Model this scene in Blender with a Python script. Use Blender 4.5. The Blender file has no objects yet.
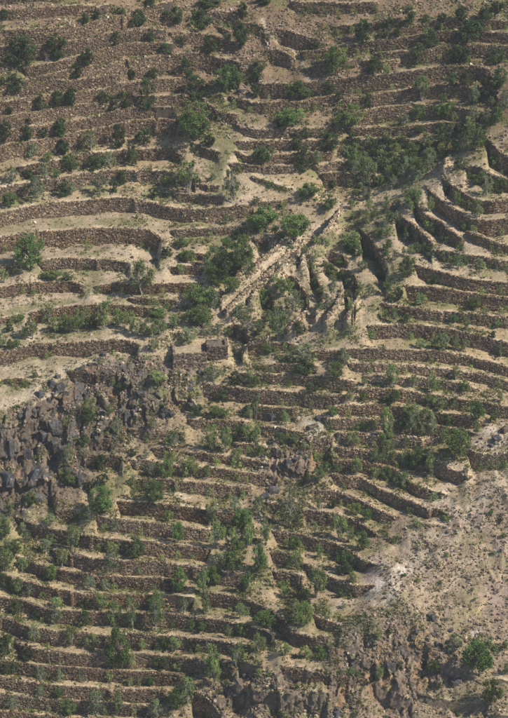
import bpy, math, random
import numpy as np

# ------------------------------------------------------------------ camera, sky, sun, exposure
PITCH = math.radians(25.0)
DIST = 420.0
PW, PH = 508.0, 718.0
K = (38.0 / DIST) / (PW / 2)
CAM = np.array([0.0, -DIST * math.cos(PITCH), DIST * math.sin(PITCH)])
SUN_TO = np.array([0.66, -0.24, 0.71]); SUN_TO /= np.linalg.norm(SUN_TO)

sc = bpy.context.scene
cam_data = bpy.data.cameras.new("camera")
cam = bpy.data.objects.new("camera", cam_data)
sc.collection.objects.link(cam)
cam.location = CAM
cam.rotation_euler = (math.pi / 2 - PITCH, 0, 0)
cam_data.sensor_fit = 'VERTICAL'
cam_data.angle_y = 2 * math.atan(K * PH / 2)
cam_data.clip_start = 1.0
cam_data.clip_end = 5000
sc.camera = cam

world = bpy.data.worlds.new("World"); sc.world = world
world.use_nodes = True
wn = world.node_tree
for n in list(wn.nodes): wn.nodes.remove(n)
sky = wn.nodes.new("ShaderNodeTexSky"); sky.sky_type = 'NISHITA'; sky.sun_disc = False
sun_el = math.asin(SUN_TO[2]); sun_az = math.atan2(SUN_TO[0], SUN_TO[1])
sky.sun_elevation = sun_el; sky.sun_rotation = sun_az
sky.altitude = 2000; sky.dust_density = 2.0
bg = wn.nodes.new("ShaderNodeBackground"); bg.inputs[1].default_value = 0.095
wo = wn.nodes.new("ShaderNodeOutputWorld")
wn.links.new(sky.outputs[0], bg.inputs[0]); wn.links.new(bg.outputs[0], wo.inputs[0])

sd = bpy.data.lights.new("sun", 'SUN'); sd.energy = 4.2; sd.angle = math.radians(0.55); sd.color = (1.0, 0.925, 0.80)
so = bpy.data.objects.new("sun", sd); sc.collection.objects.link(so)
from mathutils import Vector, Matrix
so.rotation_euler = Vector(-SUN_TO).to_track_quat('-Z', 'Y').to_euler()

sc.view_settings.view_transform = 'Standard'
sc.view_settings.look = 'None'
sc.view_settings.gamma = 1.0
sc.view_settings.exposure = 0.52
sc.render.engine = 'CYCLES'
sc.cycles.max_bounces = 5
sc.cycles.diffuse_bounces = 3
sc.cycles.transparent_max_bounces = 4

rng = np.random.default_rng(11)
random.seed(5)
COL = sc.collection

# ------------------------------------------------------------------ helpers
def hash2(ix, iy, seed):
    h = (ix.astype(np.int64) * 374761393 + iy.astype(np.int64) * 668265263 + seed * 974634777) & 0xffffffff
    h = ((h ^ (h >> 13)) * 1274126177) & 0xffffffff
    h = (h ^ (h >> 16)) & 0xffffffff
    return h / 4294967295.0

def vnoise(x, y, seed=0):
    x = np.asarray(x, float); y = np.asarray(y, float)
    ix = np.floor(x); iy = np.floor(y); fx = x - ix; fy = y - iy
    u = fx * fx * (3 - 2 * fx); v = fy * fy * (3 - 2 * fy)
    a = hash2(ix, iy, seed); b = hash2(ix + 1, iy, seed); c = hash2(ix, iy + 1, seed); d = hash2(ix + 1, iy + 1, seed)
    return (a * (1 - u) + b * u) * (1 - v) + (c * (1 - u) + d * u) * v

def fbm(x, y, seed=0, octv=4, gain=0.5):
    s = 0; a = 1.0; t = 0
    for o in range(octv):
        s = s + a * vnoise(x * 2 ** o + 17.3 * o, y * 2 ** o - 9.1 * o, seed + o); t += a; a *= gain
    return s / t

def rays(px, py):
    xc = (np.asarray(px, float) - PW / 2) * K; yc = (PH / 2 - np.asarray(py, float)) * K
    ry = yc * math.sin(PITCH) + math.cos(PITCH); rz = yc * math.cos(PITCH) - math.sin(PITCH)
    return xc / ry, rz / ry

def unproj(px, py, Y):
    rx, rz = rays(px, py)
    return np.stack([CAM[0] + rx * Y, CAM[1] + Y, CAM[2] + rz * Y], -1)

def mesh_np(name, verts, faces, nper, cols=None, smooth=False, mat=None):
    me = bpy.data.meshes.new(name)
    verts = np.ascontiguousarray(verts, dtype=np.float32).reshape(-1, 3)
    faces = np.ascontiguousarray(faces, dtype=np.int32).reshape(-1, nper)
    me.vertices.add(len(verts)); me.vertices.foreach_set("co", verts.ravel())
    me.loops.add(faces.size); me.loops.foreach_set("vertex_index", faces.ravel())
    me.polygons.add(len(faces)); me.polygons.foreach_set("loop_start", np.arange(0, faces.size, nper, dtype=np.int32))
    me.polygons.foreach_set("use_smooth", np.full(len(faces), smooth, dtype=bool))
    if cols is not None:
        at = me.attributes.new("tint", 'FLOAT_COLOR', 'POINT')
        c4 = np.ones((len(verts), 4), np.float32); c4[:, :3] = cols
        at.data.foreach_set("color", c4.ravel())
    if mat: me.materials.append(mat)
    me.update(calc_edges=True); me.validate()
    return me

def link(name, me, parent=None, **props):
    o = bpy.data.objects.new(name, me); COL.objects.link(o)
    if parent is not None: o.parent = parent
    for k, v in props.items():
        if v is not None: o[k] = v
    return o

def ordinal(n):
    base = ["zeroth", "first", "second", "third", "fourth", "fifth", "sixth", "seventh", "eighth", "ninth", "tenth", "eleventh", "twelfth", "thirteenth",
            "fourteenth", "fifteenth", "sixteenth", "seventeenth", "eighteenth", "nineteenth"]
    if n < 20: return base[n]
    tens = {2: "twent", 3: "thirt", 4: "fort", 5: "fift", 6: "sixt", 7: "sevent"}[n // 10]
    return tens + "ieth" if n % 10 == 0 else tens + "y-" + base[n % 10]

# ------------------------------------------------------------------ materials
def new_mat(name):
    m = bpy.data.materials.new(name); m.use_nodes = True
    nt = m.node_tree
    for n in list(nt.nodes): nt.nodes.remove(n)
    out = nt.nodes.new("ShaderNodeOutputMaterial"); p = nt.nodes.new("ShaderNodeBsdfPrincipled")
    nt.links.new(p.outputs[0], out.inputs[0])
    p.inputs["Roughness"].default_value = 0.95
    p.inputs["Specular IOR Level"].default_value = 0.15
    return m, nt, p, out

def node(nt, t, **kw):
    n = nt.nodes.new(t)
    for k, v in kw.items():
        if isinstance(k, str) and hasattr(n, k): setattr(n, k, v)
    return n

def tint_mat(name, scales, amount, bump, bump_scale):
    m, nt, p, out = new_mat(name)
    at = node(nt, "ShaderNodeAttribute", attribute_name="tint")
    geo = node(nt, "ShaderNodeNewGeometry")
    prev = at.outputs["Color"]
    for s, a in zip(scales, amount):
        nz = node(nt, "ShaderNodeTexNoise"); nz.inputs["Scale"].default_value = s; nz.inputs["Detail"].default_value = 3
        nz.inputs["Roughness"].default_value = 0.65
        nt.links.new(geo.outputs["Position"], nz.inputs["Vector"])
        mr = node(nt, "ShaderNodeMapRange"); mr.inputs[1].default_value = 0.3; mr.inputs[2].default_value = 0.7
        mr.inputs[3].default_value = 1 - a; mr.inputs[4].default_value = 1 + a
        nt.links.new(nz.outputs["Fac"], mr.inputs[0])
        mx = node(nt, "ShaderNodeMix", data_type='RGBA', blend_type='MULTIPLY'); mx.inputs[0].default_value = 1
        nt.links.new(prev, mx.inputs[6]); nt.links.new(mr.outputs[0], mx.inputs[7])
        prev = mx.outputs[2]
    nt.links.new(prev, p.inputs["Base Color"])
    nb = node(nt, "ShaderNodeTexNoise"); nb.inputs["Scale"].default_value = bump_scale; nb.inputs["Detail"].default_value = 4
    nb.inputs["Roughness"].default_value = 0.7
    nt.links.new(geo.outputs["Position"], nb.inputs["Vector"])
    bp = node(nt, "ShaderNodeBump"); bp.inputs["Strength"].default_value = 1.0; bp.inputs["Distance"].default_value = bump
    nt.links.new(nb.outputs["Fac"], bp.inputs["Height"]); nt.links.new(bp.outputs[0], p.inputs["Normal"])
    return m

M_GROUND = tint_mat("soil", (0.35, 2.2, 7.0), (0.14, 0.22, 0.28), 0.22, 2.6)
M_STONE = tint_mat("field_stone", (3.0,), (0.22,), 0.05, 9.0)
M_ROCK = tint_mat("crag_rock", (0.6, 2.2, 6.0), (0.45, 0.4, 0.35), 0.45, 2.6)

def leaf_mat(name, rgb, var=0.35, yellow=0.25):
    m, nt, p, out = new_mat(name)
    oi = node(nt, "ShaderNodeObjectInfo")
    at = node(nt, "ShaderNodeAttribute", attribute_name="tint")
    hsv = node(nt, "ShaderNodeHueSaturation"); hsv.inputs["Color"].default_value = (*rgb, 1)
    mr = node(nt, "ShaderNodeMapRange"); mr.inputs[3].default_value = 1 - var; mr.inputs[4].default_value = 1 + var
    nt.links.new(oi.outputs["Random"], mr.inputs[0]); nt.links.new(mr.outputs[0], hsv.inputs["Value"])
    m7 = node(nt, "ShaderNodeMath", operation='MULTIPLY'); m7.inputs[1].default_value = 7.31
    fr = node(nt, "ShaderNodeMath", operation='FRACT')
    nt.links.new(oi.outputs["Random"], m7.inputs[0]); nt.links.new(m7.outputs[0], fr.inputs[0])
    mh = node(nt, "ShaderNodeMapRange"); mh.inputs[3].default_value = 0.475; mh.inputs[4].default_value = 0.515
    nt.links.new(fr.outputs[0], mh.inputs[0]); nt.links.new(mh.outputs[0], hsv.inputs["Hue"])
    mx = node(nt, "ShaderNodeMix", data_type='RGBA', blend_type='MULTIPLY'); mx.inputs[0].default_value = 1
    nt.links.new(hsv.outputs[0], mx.inputs[6]); nt.links.new(at.outputs["Color"], mx.inputs[7])
    nt.links.new(mx.outputs[2], p.inputs["Base Color"])
    p.inputs["Roughness"].default_value = 0.6; p.inputs["Specular IOR Level"].default_value = 0.25
    tr = node(nt, "ShaderNodeBsdfTranslucent"); nt.links.new(mx.outputs[2], tr.inputs[0])
    ms = node(nt, "ShaderNodeMixShader"); ms.inputs[0].default_value = 0.28
    nt.links.new(p.outputs[0], ms.inputs[1]); nt.links.new(tr.outputs[0], ms.inputs[2])
    nt.links.new(ms.outputs[0], out.inputs[0])
    return m

M_LEAF = {'d': leaf_mat("dark_leaf", (0.072, 0.108, 0.038)), 's': leaf_mat("pale_leaf", (0.185, 0.238, 0.082)),
          'b': leaf_mat("broad_leaf", (0.125, 0.186, 0.054)), 'g': leaf_mat("grey_leaf", (0.188, 0.232, 0.110))}
M_WEED = leaf_mat("weed_leaf", (0.115, 0.145, 0.045))

def bark_mat(name, rgb):
    m, nt, p, out = new_mat(name)
    geo = node(nt, "ShaderNodeNewGeometry"); nz = node(nt, "ShaderNodeTexNoise"); nz.inputs["Scale"].default_value = 6
    nt.links.new(geo.outputs["Position"], nz.inputs["Vector"])
    cr = node(nt, "ShaderNodeValToRGB"); cr.color_ramp.elements[0].color = (*[c * 0.5 for c in rgb], 1); cr.color_ramp.elements[1].color = (*[c * 1.3 for c in rgb], 1)
    nt.links.new(nz.outputs["Fac"], cr.inputs[0]); nt.links.new(cr.outputs[0], p.inputs["Base Color"])
    return m
M_BARK = {'d': bark_mat("dark_bark", (0.09, 0.07, 0.05)), 's': bark_mat("pale_bark", (0.32, 0.29, 0.25)),
          'b': bark_mat("brown_bark", (0.14, 0.11, 0.085)), 'g': bark_mat("grey_bark", (0.3, 0.28, 0.25))}

# ------------------------------------------------------------------ traced terrace lines (photo pixels): zone, kind, wall height, points
# kind: w dry stone wall, c natural rock step, x wall that climbs (not level)
L = """
UL w 9 0,11 40,8 75,6 110,5
UL w 15 0,30 40,29 67,28 90,24 105,18 127,13 150,7 165,3 175,1
UL w 14 0,47 40,46 62,43 90,38 127,31 150,29 168,31
UL w 11 20,69 48,64 65,60 82,55 127,44 165,43 178,44
UL w 10 0,86 30,79 82,67 105,66 127,59
UL w 18 120,62 135,60 172,54 200,53 217,57 242,63
UL w 10 15,91 50,80 70,82 92,79 120,74
UL w 13 0,103 30,98 60,95 100,90 125,84 152,80 190,77 205,81
UL w 11 0,118 38,112 72,106 105,103 130,97 163,96 192,95
UL w 12 0,132 43,126 87,119 127,108 165,107 180,108
UL w 14 0,147 28,142 58,138 85,131 110,127 127,122 150,120 180,120
UL w 11 15,168 38,164 68,160 82,155 127,150 174,148 183,157
UL w 12 0,188 22,184 55,179 85,174 110,171 127,170 165,171 190,176 205,181
LF w 13 0,214 25,207 52,204 100,199 127,198 153,203 170,207 187,209 210,209 254,205 285,203
LF w 16 0,237 40,232 75,230 97,228 127,229 150,230 162,239
LF w 7 170,230 202,229 232,227 262,223
LF w 11 37,262 60,258 110,260 132,263
LF w 8 0,268 12,264 20,264
LF w 10 0,288 30,283 73,282 86,287
LF w 9 93,287 117,283 143,286 165,284 205,283
LF w 6 127,297 155,299 178,300
LF w 10 27,313 67,307 100,305 133,306 165,309
LF w 5 0,319 17,315 24,315
LF w 13 0,353 33,345 83,342 123,340 141,345
LF w 4 0,380 20,379 34,382
UC w 14 190,10 227,12 242,19
UC w 9 243,23 256,25 267,29
UC w 10 168,32 213,35 237,45
UC w 8 217,26 234,33
UC w 15 274,31 284,29 302,36 322,41
UC w 13 264,50 277,49 292,56 297,62
UC w 13 240,72 254,66 262,68
UC w 10 198,95 217,111 228,114 241,116
UC w 9 228,96 253,103 298,102 330,96 345,96
UC w 9 236,125 257,130 293,130 340,127
UC w 8 233,141 287,142 340,141
UC w 9 233,150 247,157 287,155 335,151
UC w 7 226,163 267,167 310,165
UC w 9 187,140 202,147 221,152
UC w 8 172,194 210,196 226,197
UC w 6 195,184 221,186
UC w 4 250,175 275,184 292,190
UC w 6 254,203 290,200
UC w 7 300,52 325,50 355,48
UC w 6 300,70 330,64 372,56
UC w 9 252,240 272,238
UC w 7 175,256 198,253 208,256
UC w 8 166,268 190,266 206,270
UR w 10 290,2 340,3 381,2
UR w 7 330,27 365,24 390,18
UR w 8 398,29 431,24 470,20 508,21
UR w 11 340,47 371,42 411,37 440,31 470,31 508,33
UR w 13 375,54 406,51 421,50 448,47 491,45 508,47
UR w 8 335,62 360,60 381,62 400,60
UR w 15 254,84 297,84 325,81 350,78 381,75 413,71 443,67 478,66 492,71
UR w 11 338,101 365,97 406,90 428,87 451,86 481,88 500,92
UR w 14 338,117 361,111 381,108 418,104 431,105 463,108 484,113
UR w 8 345,128 388,128 415,126 438,123 471,123 487,127
UR w 8 340,141 370,139 413,140 450,142
UR w 8 338,150 370,147 395,148
UR w 9 312,167 346,161 374,158 405,162
UR w 13 319,175 349,172 372,175
UR w 20 484,134 493,143 504,155 515,160
UR w 13 463,166 481,167 489,174 508,180
SP w 12 440,168 444,178 461,191 478,201 495,202 508,199
SP w 15 426,181 429,189 441,200 456,210 471,219 491,221 508,219
SP w 14 411,186 413,197 423,212 441,222 456,235 466,242
SP w 9 466,231 481,236 493,241 508,246
SP w 15 392,200 401,216 416,226 428,237 437,248
SP w 9 432,250 471,255 508,262
SP w 19 358,219 362,229 373,240 381,254 389,270
SP w 13 413,265 443,272 471,280 508,283
SP w 14 403,285 431,287 461,292 508,298
SP w 10 378,303 406,307 436,311 481,315 508,317
SP w 13 365,326 381,325 421,325 456,331 481,336 508,343
SP w 10 345,349 381,349 406,350 441,352 471,357 491,362 508,367
SP w 9 345,236 352,241 357,249
GU o 1.8 216,302 228,293 238,280 252,269 262,257 276,246 290,232 303,224
GU o 2.3 222,312 236,299 248,288 264,275 276,262 291,250
GU o 2.3 246,301 258,287 271,276 284,263 297,252 304,240
GU o 3.1 297,264 306,250 318,239 327,227 335,214 344,205
GU o 3.1 322,320 333,309 339,298 342,288
GU o 3.1 343,317 348,314 354,303 361,292
GU o 2.4 312,315 318,309 323,299
GU o 2.8 283,336 287,328 296,319 308,309
GU o 2.1 243,346 255,340 272,335
GU o 2.8 440,170 444,160 452,154
GU w 9 322,259 333,266 341,274
GU w 13 306,257 311,268 318,276 322,288 324,303
GU w 11 322,257 329,251 344,255 351,266
GU w 14 340,268 352,272 360,284 364,300
GU w 12 283,274 297,279 304,290 311,300
GU w 14 257,291 266,287 273,298 277,312
GU w 12 225,330 234,322 246,330 252,342
GU w 9 345,290 350,300 358,312
GU w 8 230,350 262,344 285,342 300,346
GU w 8 275,356 310,352 345,350
MR w 8 345,364 381,364 406,365 443,369 486,375 508,382
MR w 7 362,376 381,376 431,379 463,384 486,392
MR w 11 356,389 381,389 406,391 443,396 476,401 508,407
MR w 11 334,406 354,405 381,405 411,409 456,415 481,421 494,427
MR w 10 321,417 336,419 381,419 418,424 443,427 481,435
MR w 12 334,433 360,433 381,435 418,437 445,440
MR w 15 466,447 474,452 490,454 508,453
MR w 13 334,447 381,451 411,455 431,456 438,462 456,472 477,478
MR w 11 331,461 360,461 381,465 396,469 418,487 453,497
MR w 11 329,474 360,477 381,489 401,497 426,507 456,517
MR w 12 309,491 336,491 359,499 381,511 402,521
MR w 4 413,524 435,526 453,530
MR w 6 388,537 411,534
CE w 8 254,365 275,364 293,364 320,366
CE w 10 234,372 254,374 304,376 356,381
CE w 13 198,384 227,387 254,390 291,392 329,396 348,395
CE w 11 257,426 280,428 306,433
CE w 9 187,419 210,420 240,421 252,423
CE w 20 309,441 320,438 334,438
CE w 9 232,442 254,445 270,449 287,454
CE w 10 150,449 165,448 178,449
CE w 8 185,450 215,455 232,456 254,460 275,465
CE w 10 127,459 150,461 177,466 202,467 227,470 254,474 280,478
CE w 11 127,479 165,480 202,483 227,486 254,487
CE w 9 127,428 160,430 187,433
CE w 8 136,406 160,409 176,412
CE w 11 170,398 186,400 204,406
CE w 12 245,405 270,408 300,409
LL w 13 115,501 127,502 165,505 197,509 210,512 247,514
LL w 13 93,515 110,518 127,520 170,525 212,530
LL w 9 54,512 70,511 84,512
LL w 13 14,516 40,526 72,532 105,539 127,541 147,542 177,545 212,550
LL w 13 50,549 75,554 95,559 127,562 160,562 190,566 227,572 248,574
LL w 12 14,555 40,565 62,571 103,576 127,578 162,579 185,582
LL w 13 0,572 25,581 50,588 82,594 127,595 160,595 196,598
LL w 14 203,594 212,593 235,597 254,602 274,611 284,620 291,632 311,637 330,637
LL w 12 0,597 25,602 47,609 70,612 95,613 137,615 167,613 192,617 220,620 245,624 266,631 277,639
LL w 13 0,616 30,627 57,632 82,633 107,636 127,633 157,636 185,637 220,641 243,646 252,655
LL w 13 14,642 37,650 60,652 95,656 127,655 142,654 195,660 227,664 238,670
LL w 12 0,660 30,665 65,668 100,670 127,672 157,672 187,676
LL w 12 0,677 25,682 62,686 100,689 127,690 150,689 170,691
LL w 11 0,694 30,698 60,700 100,703 127,705 150,706
LL w 11 0,710 37,715 80,718 127,720 160,721
LL w 21 188,689 205,696 216,706 223,716
LC w 11 262,502 285,505 300,503
LC w 13 301,510 336,514 359,522 383,537
LC w 13 271,530 294,534 336,544 351,551 364,560 383,568
LC w 12 268,552 290,554 306,558
LC w 12 302,562 321,571 339,580 354,585 381,585
LC w 14 272,571 290,573 305,577
LC w 10 311,613 326,620 350,626
LC w 14 278,665 304,670 329,675 368,677
LC w 5 252,674 276,673
SC c 9 412,690 426,698 463,701 491,700
SC c 5 484,711 508,713
SC c 5 492,678 508,679
CR w 12 66,372 80,372 100,375 129,378
CR w 12 93,396 106,396 119,399
CR w 13 84,439 100,438 114,440
CR w 13 74,454 100,455 115,456 124,457
CR c 28 -40,432 0,433 20,428 45,424 62,430
CR c 16 22,412 45,402 66,392
CR c 14 55,470 75,472 95,476
CR c 18 -40,486 0,484 30,480 60,484
CR c 13 120,402 135,400 150,404
CR c 14 100,418 125,416 140,418
CR c 12 262,466 285,470 312,462
CR c 18 226,684 245,692 285,696 330,697
CR c 14 345,655 365,662 385,668
CR c 16 395,640 412,646 432,652
CR c 14 370,690 392,696 415,703
CR c 16 232,655 246,662 262,668
"""
ZONES = {"UL": "upper left slope", "UC": "upper middle slope", "UR": "upper right slope", "SP": "right hand spur", "GU": "tree-filled gully",
         "LF": "pale left fields", "CR": "dark crag", "MR": "middle right slope", "CE": "slope below gully", "LL": "lower left slope",
         "LC": "lower middle slope", "SC": "bare scree slope"}
lines = []
for row in L.strip().splitlines():
    f = row.split(); pts = np.array([[float(v) for v in p.split(',')] for p in f[3:]])
    lines.append(dict(zone=f[0], kind=f[1], w=float(f[2]), pts=pts))
X0, X1, Y0, Y1 = -60, 568, -60, 780
for y, w in ((-14, 11), (-30, 11), (-46, 11)):
    lines.append(dict(zone="UL", kind='w', w=w, pts=np.array([[-60, y + 10], [120, y], [330, y + 2], [568, y - 2.]])))
for y, w in ((734, 11), (750, 11), (766, 11)):
    lines.append(dict(zone="LL", kind='w', w=w, pts=np.array([[-60, y - 6], [120, y], [330, y + 8], [568, y + 6.]])))
for ln in lines:
    p = ln['pts']
    if p[0, 0] == 0:
        s = np.clip((p[1, 1] - p[0, 1]) / (p[1, 0] - p[0, 0]), -.3, .3)
        ln['pts'] = p = np.vstack([[X0, p[0, 1] + s * X0 * 0.7], p])
    if p[-1, 0] == 508:
        s = np.clip((p[-1, 1] - p[-2, 1]) / (p[-1, 0] - p[-2, 0]), -.3, .3)
        ln['pts'] = p = np.vstack([p, [X1, p[-1, 1] + s * 60 * 0.7]])

# bare / rocky zones (photo pixels) used for slope and ground colour
def blob(px, py, cx, cy, rx, ry, soft=0.35, ang=0.0):
    c, s = math.cos(math.radians(ang)), math.sin(math.radians(ang))
    dx = px - cx; dy = py - cy
    u = (dx * c + dy * s) / rx; v = (-dx * s + dy * c) / ry
    return np.clip((1 + soft - np.sqrt(u * u + v * v)) / (2 * soft), 0, 1)
def zone_scree(px, py): return np.maximum(blob(px, py, 470, 575, 95, 95, .3), np.maximum(blob(px, py, 450, 690, 110, 60), blob(px, py, 545, 480, 60, 60)))
def zone_crag(px, py): return np.clip((py - (417 - 0.62 * px)) / 7.0, 0, 1) * np.maximum(np.maximum(blob(px, py, 15, 455, 72, 58, .3), blob(px, py, 95, 410, 62, 40, .4)), blob(px, py, 135, 395, 40, 30))
def zone_rock(px, py): return np.maximum(np.maximum(blob(px, py, 290, 700, 85, 30), blob(px, py, 390, 665, 62, 45)), np.maximum(blob(px, py, 290, 462, 32, 24), blob(px, py, 160, 392, 50, 30)))
def zone_pale(px, py): return np.maximum(np.maximum(blob(px, py, 60, 290, 150, 95, .3), blob(px, py, 40, 375, 80, 40)), np.maximum(blob(px, py, 235, 160, 40, 60), np.maximum(blob(px, py, 290, 290, 90, 75), blob(px, py, 435, 225, 75, 60))))
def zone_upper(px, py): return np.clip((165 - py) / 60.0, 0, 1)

# ------------------------------------------------------------------ smooth base surface: least squares over a coarse grid of horizontal distances
GX = np.arange(-60, 569, 19.0); GY = np.arange(-60, 790, 19.0); nx, ny = len(GX), len(GY); NU = nx * ny
cols_all = np.arange(X0, X1 + 1)
PXM = 76.0 / PW
cover = np.zeros((Y1 - Y0 + 1, len(cols_all)))
for ln in lines:
    p = ln['pts']; a, b = max(X0, p[0, 0]), min(X1, p[-1, 0])
    for x in range(int(a), int(b) + 1):
        t = np.interp(x, p[:, 0], p[:, 1])
        if ln['kind'] == 'o': continue
        i0 = int(max(0, t - Y0)); i1 = int(min(len(cover), t + ln['w'] - Y0))
        cover[i0:i1, x - X0] = 1
def boxblur(a, r, ax):
    c = np.cumsum(np.pad(a, [(r + 1, r) if i == ax else (0, 0) for i in range(2)], mode='edge'), axis=ax)
    n = 2 * r + 1
    return (np.take(c, range(n, c.shape[ax]), axis=ax) - np.take(c, range(0, c.shape[ax] - n), axis=ax)) / n
cov = cover
for _ in range(2): cov = boxblur(boxblur(cov, 22, 0), 26, 1)
def sample(arr, px, py):
    return arr[np.clip(np.round(np.asarray(py) - Y0).astype(int), 0, arr.shape[0] - 1), np.clip(np.round(np.asarray(px) - X0).astype(int), 0, arr.shape[1] - 1)]
def bil(px, py):
    u = np.clip((px - GX[0]) / 19.0, 0, nx - 1.001); v = np.clip((py - GY[0]) / 19.0, 0, ny - 1.001)
    i = int(u); j = int(v); fu = u - i; fv = v - j
    return [(j * nx + i, (1 - fu) * (1 - fv)), (j * nx + i + 1, fu * (1 - fv)), ((j + 1) * nx + i, (1 - fu) * fv), ((j + 1) * nx + i + 1, fu * fv)]
ATA = np.zeros((NU, NU)); ATB = np.zeros(NU)
def eq(terms, rhs, wt):
    for i, c in terms:
        ATB[i] += wt * c * rhs
        for j, d in terms: ATA[i, j] += wt * c * d
TREAD_A = math.radians(5.0)
g_tread = math.cos(TREAD_A) / math.sin(PITCH + TREAD_A); g_bare = math.cos(math.radians(36)) / math.sin(PITCH + math.radians(36))
for j in range(ny - 1):
    for i in range(nx):
        x, y = GX[i], GY[j] + 9.5
        f = float(sample(cov, x, y)); terr = min(1, f / 0.3)
        g = (1 - f) * (g_tread * terr + g_bare * (1 - terr))
        cr = float(max(zone_crag(x, y), zone_rock(x, y))); g = g * (1 - cr) + 0.55 * cr
        g = max(0.42, min(1.35, g))
        eq([(j * nx + i, 1), ((j + 1) * nx + i, -1)], g * PXM * 19, 1.0)
for j in range(ny):
    for i in range(1, nx - 1): eq([(j * nx + i - 1, 1), (j * nx + i, -2), (j * nx + i + 1, 1)], 0, 0.8)
for j in range(1, ny - 1):
    for i in range(nx): eq([((j - 1) * nx + i, 1), (j * nx + i, -2), ((j + 1) * nx + i, 1)], 0, 0.8)
for j in range(ny):
    for i in range(nx - 1): eq([(j * nx + i, 1), (j * nx + i + 1, -1)], 0, 0.03)
eq(bil(254, 359), DIST * math.cos(PITCH), 100.0)
for ln in lines:
    if ln['kind'] != 'w': continue
    p = ln['pts']; a, b = max(0, p[0, 0]), min(508, p[-1, 0])
    n = max(2, int((b - a) / 12) + 1); xs = np.linspace(a, b, n); ys = np.interp(xs, p[:, 0], p[:, 1])
    for k in range(n - 1):
        _, r0 = rays(xs[k], ys[k]); _, r1 = rays(xs[k + 1], ys[k + 1])
        eq([(i, c * r0 * 2.2) for i, c in bil(xs[k], ys[k])] + [(i, -c * r1 * 2.2) for i, c in bil(xs[k + 1], ys[k + 1])], 0, 1.3 if ln['zone'] in ('SP', 'GU') else 0.5)
SY = np.linalg.solve(ATA + np.eye(NU) * 1e-9, ATB).reshape(ny, nx)
def S(px, py):
    px = np.asarray(px, float); py = np.asarray(py, float)
    u = np.clip((px - GX[0]) / 19.0, 0, nx - 1.001); v = np.clip((py - GY[0]) / 19.0, 0, ny - 1.001)
    i = u.astype(int); j = v.astype(int); fu = u - i; fv = v - j
    fu = fu; fv = fv
    return SY[j, i] * (1 - fu) * (1 - fv) + SY[j, i + 1] * fu * (1 - fv) + SY[j + 1, i] * (1 - fu) * fv + SY[j + 1, i + 1] * fu * fv
for _ in range(2):
    SY[1:-1, 1:-1] = 0.5 * SY[1:-1, 1:-1] + 0.125 * (SY[:-2, 1:-1] + SY[2:, 1:-1] + SY[1:-1, :-2] + SY[1:-1, 2:])

# ------------------------------------------------------------------ stepped hillside: per column profile
cx = cols_all.astype(float); NC = len(cx); ROWS = np.arange(Y0, Y1 + 1).astype(float); NR = len(ROWS)
for li, ln in enumerate(lines):
    p = ln['pts']; a, b = p[0, 0], p[-1, 0]
    ys = np.interp(cx, p[:, 0], p[:, 1])
    kern = np.exp(-0.5 * (np.arange(-6, 7) / 2.2) ** 2); kern /= kern.sum()
    steep = np.abs(np.gradient(ys)).max() > 1.0
    ext = np.pad(ys, 6, mode='edge'); ys2 = np.convolve(ext, kern, 'valid')
    ys = ys2 if not steep else 0.5 * ys + 0.5 * ys2
    ys = ys + (vnoise(cx / 16.0, cx * 0 + li * 3.7, 3) - 0.5) * 1.0 + (vnoise(cx / 4.0, cx * 0 + li * 1.9, 4) - 0.5) * 0.7
    act = np.clip(np.minimum((cx - a) / 6.0, (b - cx) / (26.0 if ln['zone'] in ('MR', 'LC') and b > 340 and b < 500 else 6.0)), 0, 1); act = act * act * (3 - 2 * act)
    act = np.where((cx < a) | (cx > b), -1, act)
    if a <= X0: act = np.where(cx < a + 10, 1, act)
    if b >= X1: act = np.where(cx > b - 10, 1, act)
    w = ln['w'] * (1.0 + (vnoise(cx / 11.0, cx * 0 + li * 2.3, 6) - 0.5) * 0.28)
    nt1 = np.clip((vnoise(cx / 6.5, cx * 0 + li * 5.1, 41) - .87) * 7, 0, 1)
    if ln['kind'] == 'w': ys = ys + nt1 * ln['w'] * .33; w = w * (1 - .36 * nt1)
    if ln['kind'] == 'c': w = w * (0.75 + 0.6 * vnoise(cx / 5.0, cx * 0 + li, 9))
    ln['T'] = ys; ln['a'] = act; ln['wc'] = w; ln['we'] = np.zeros(NC); ln['Yt'] = np.zeros(NC); ln['Yb'] = np.zeros(NC)
PYG = np.tile(ROWS[:, None], (1, NC)); YG = np.zeros((NR, NC)); WALLG = np.zeros((NR, NC))
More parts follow.
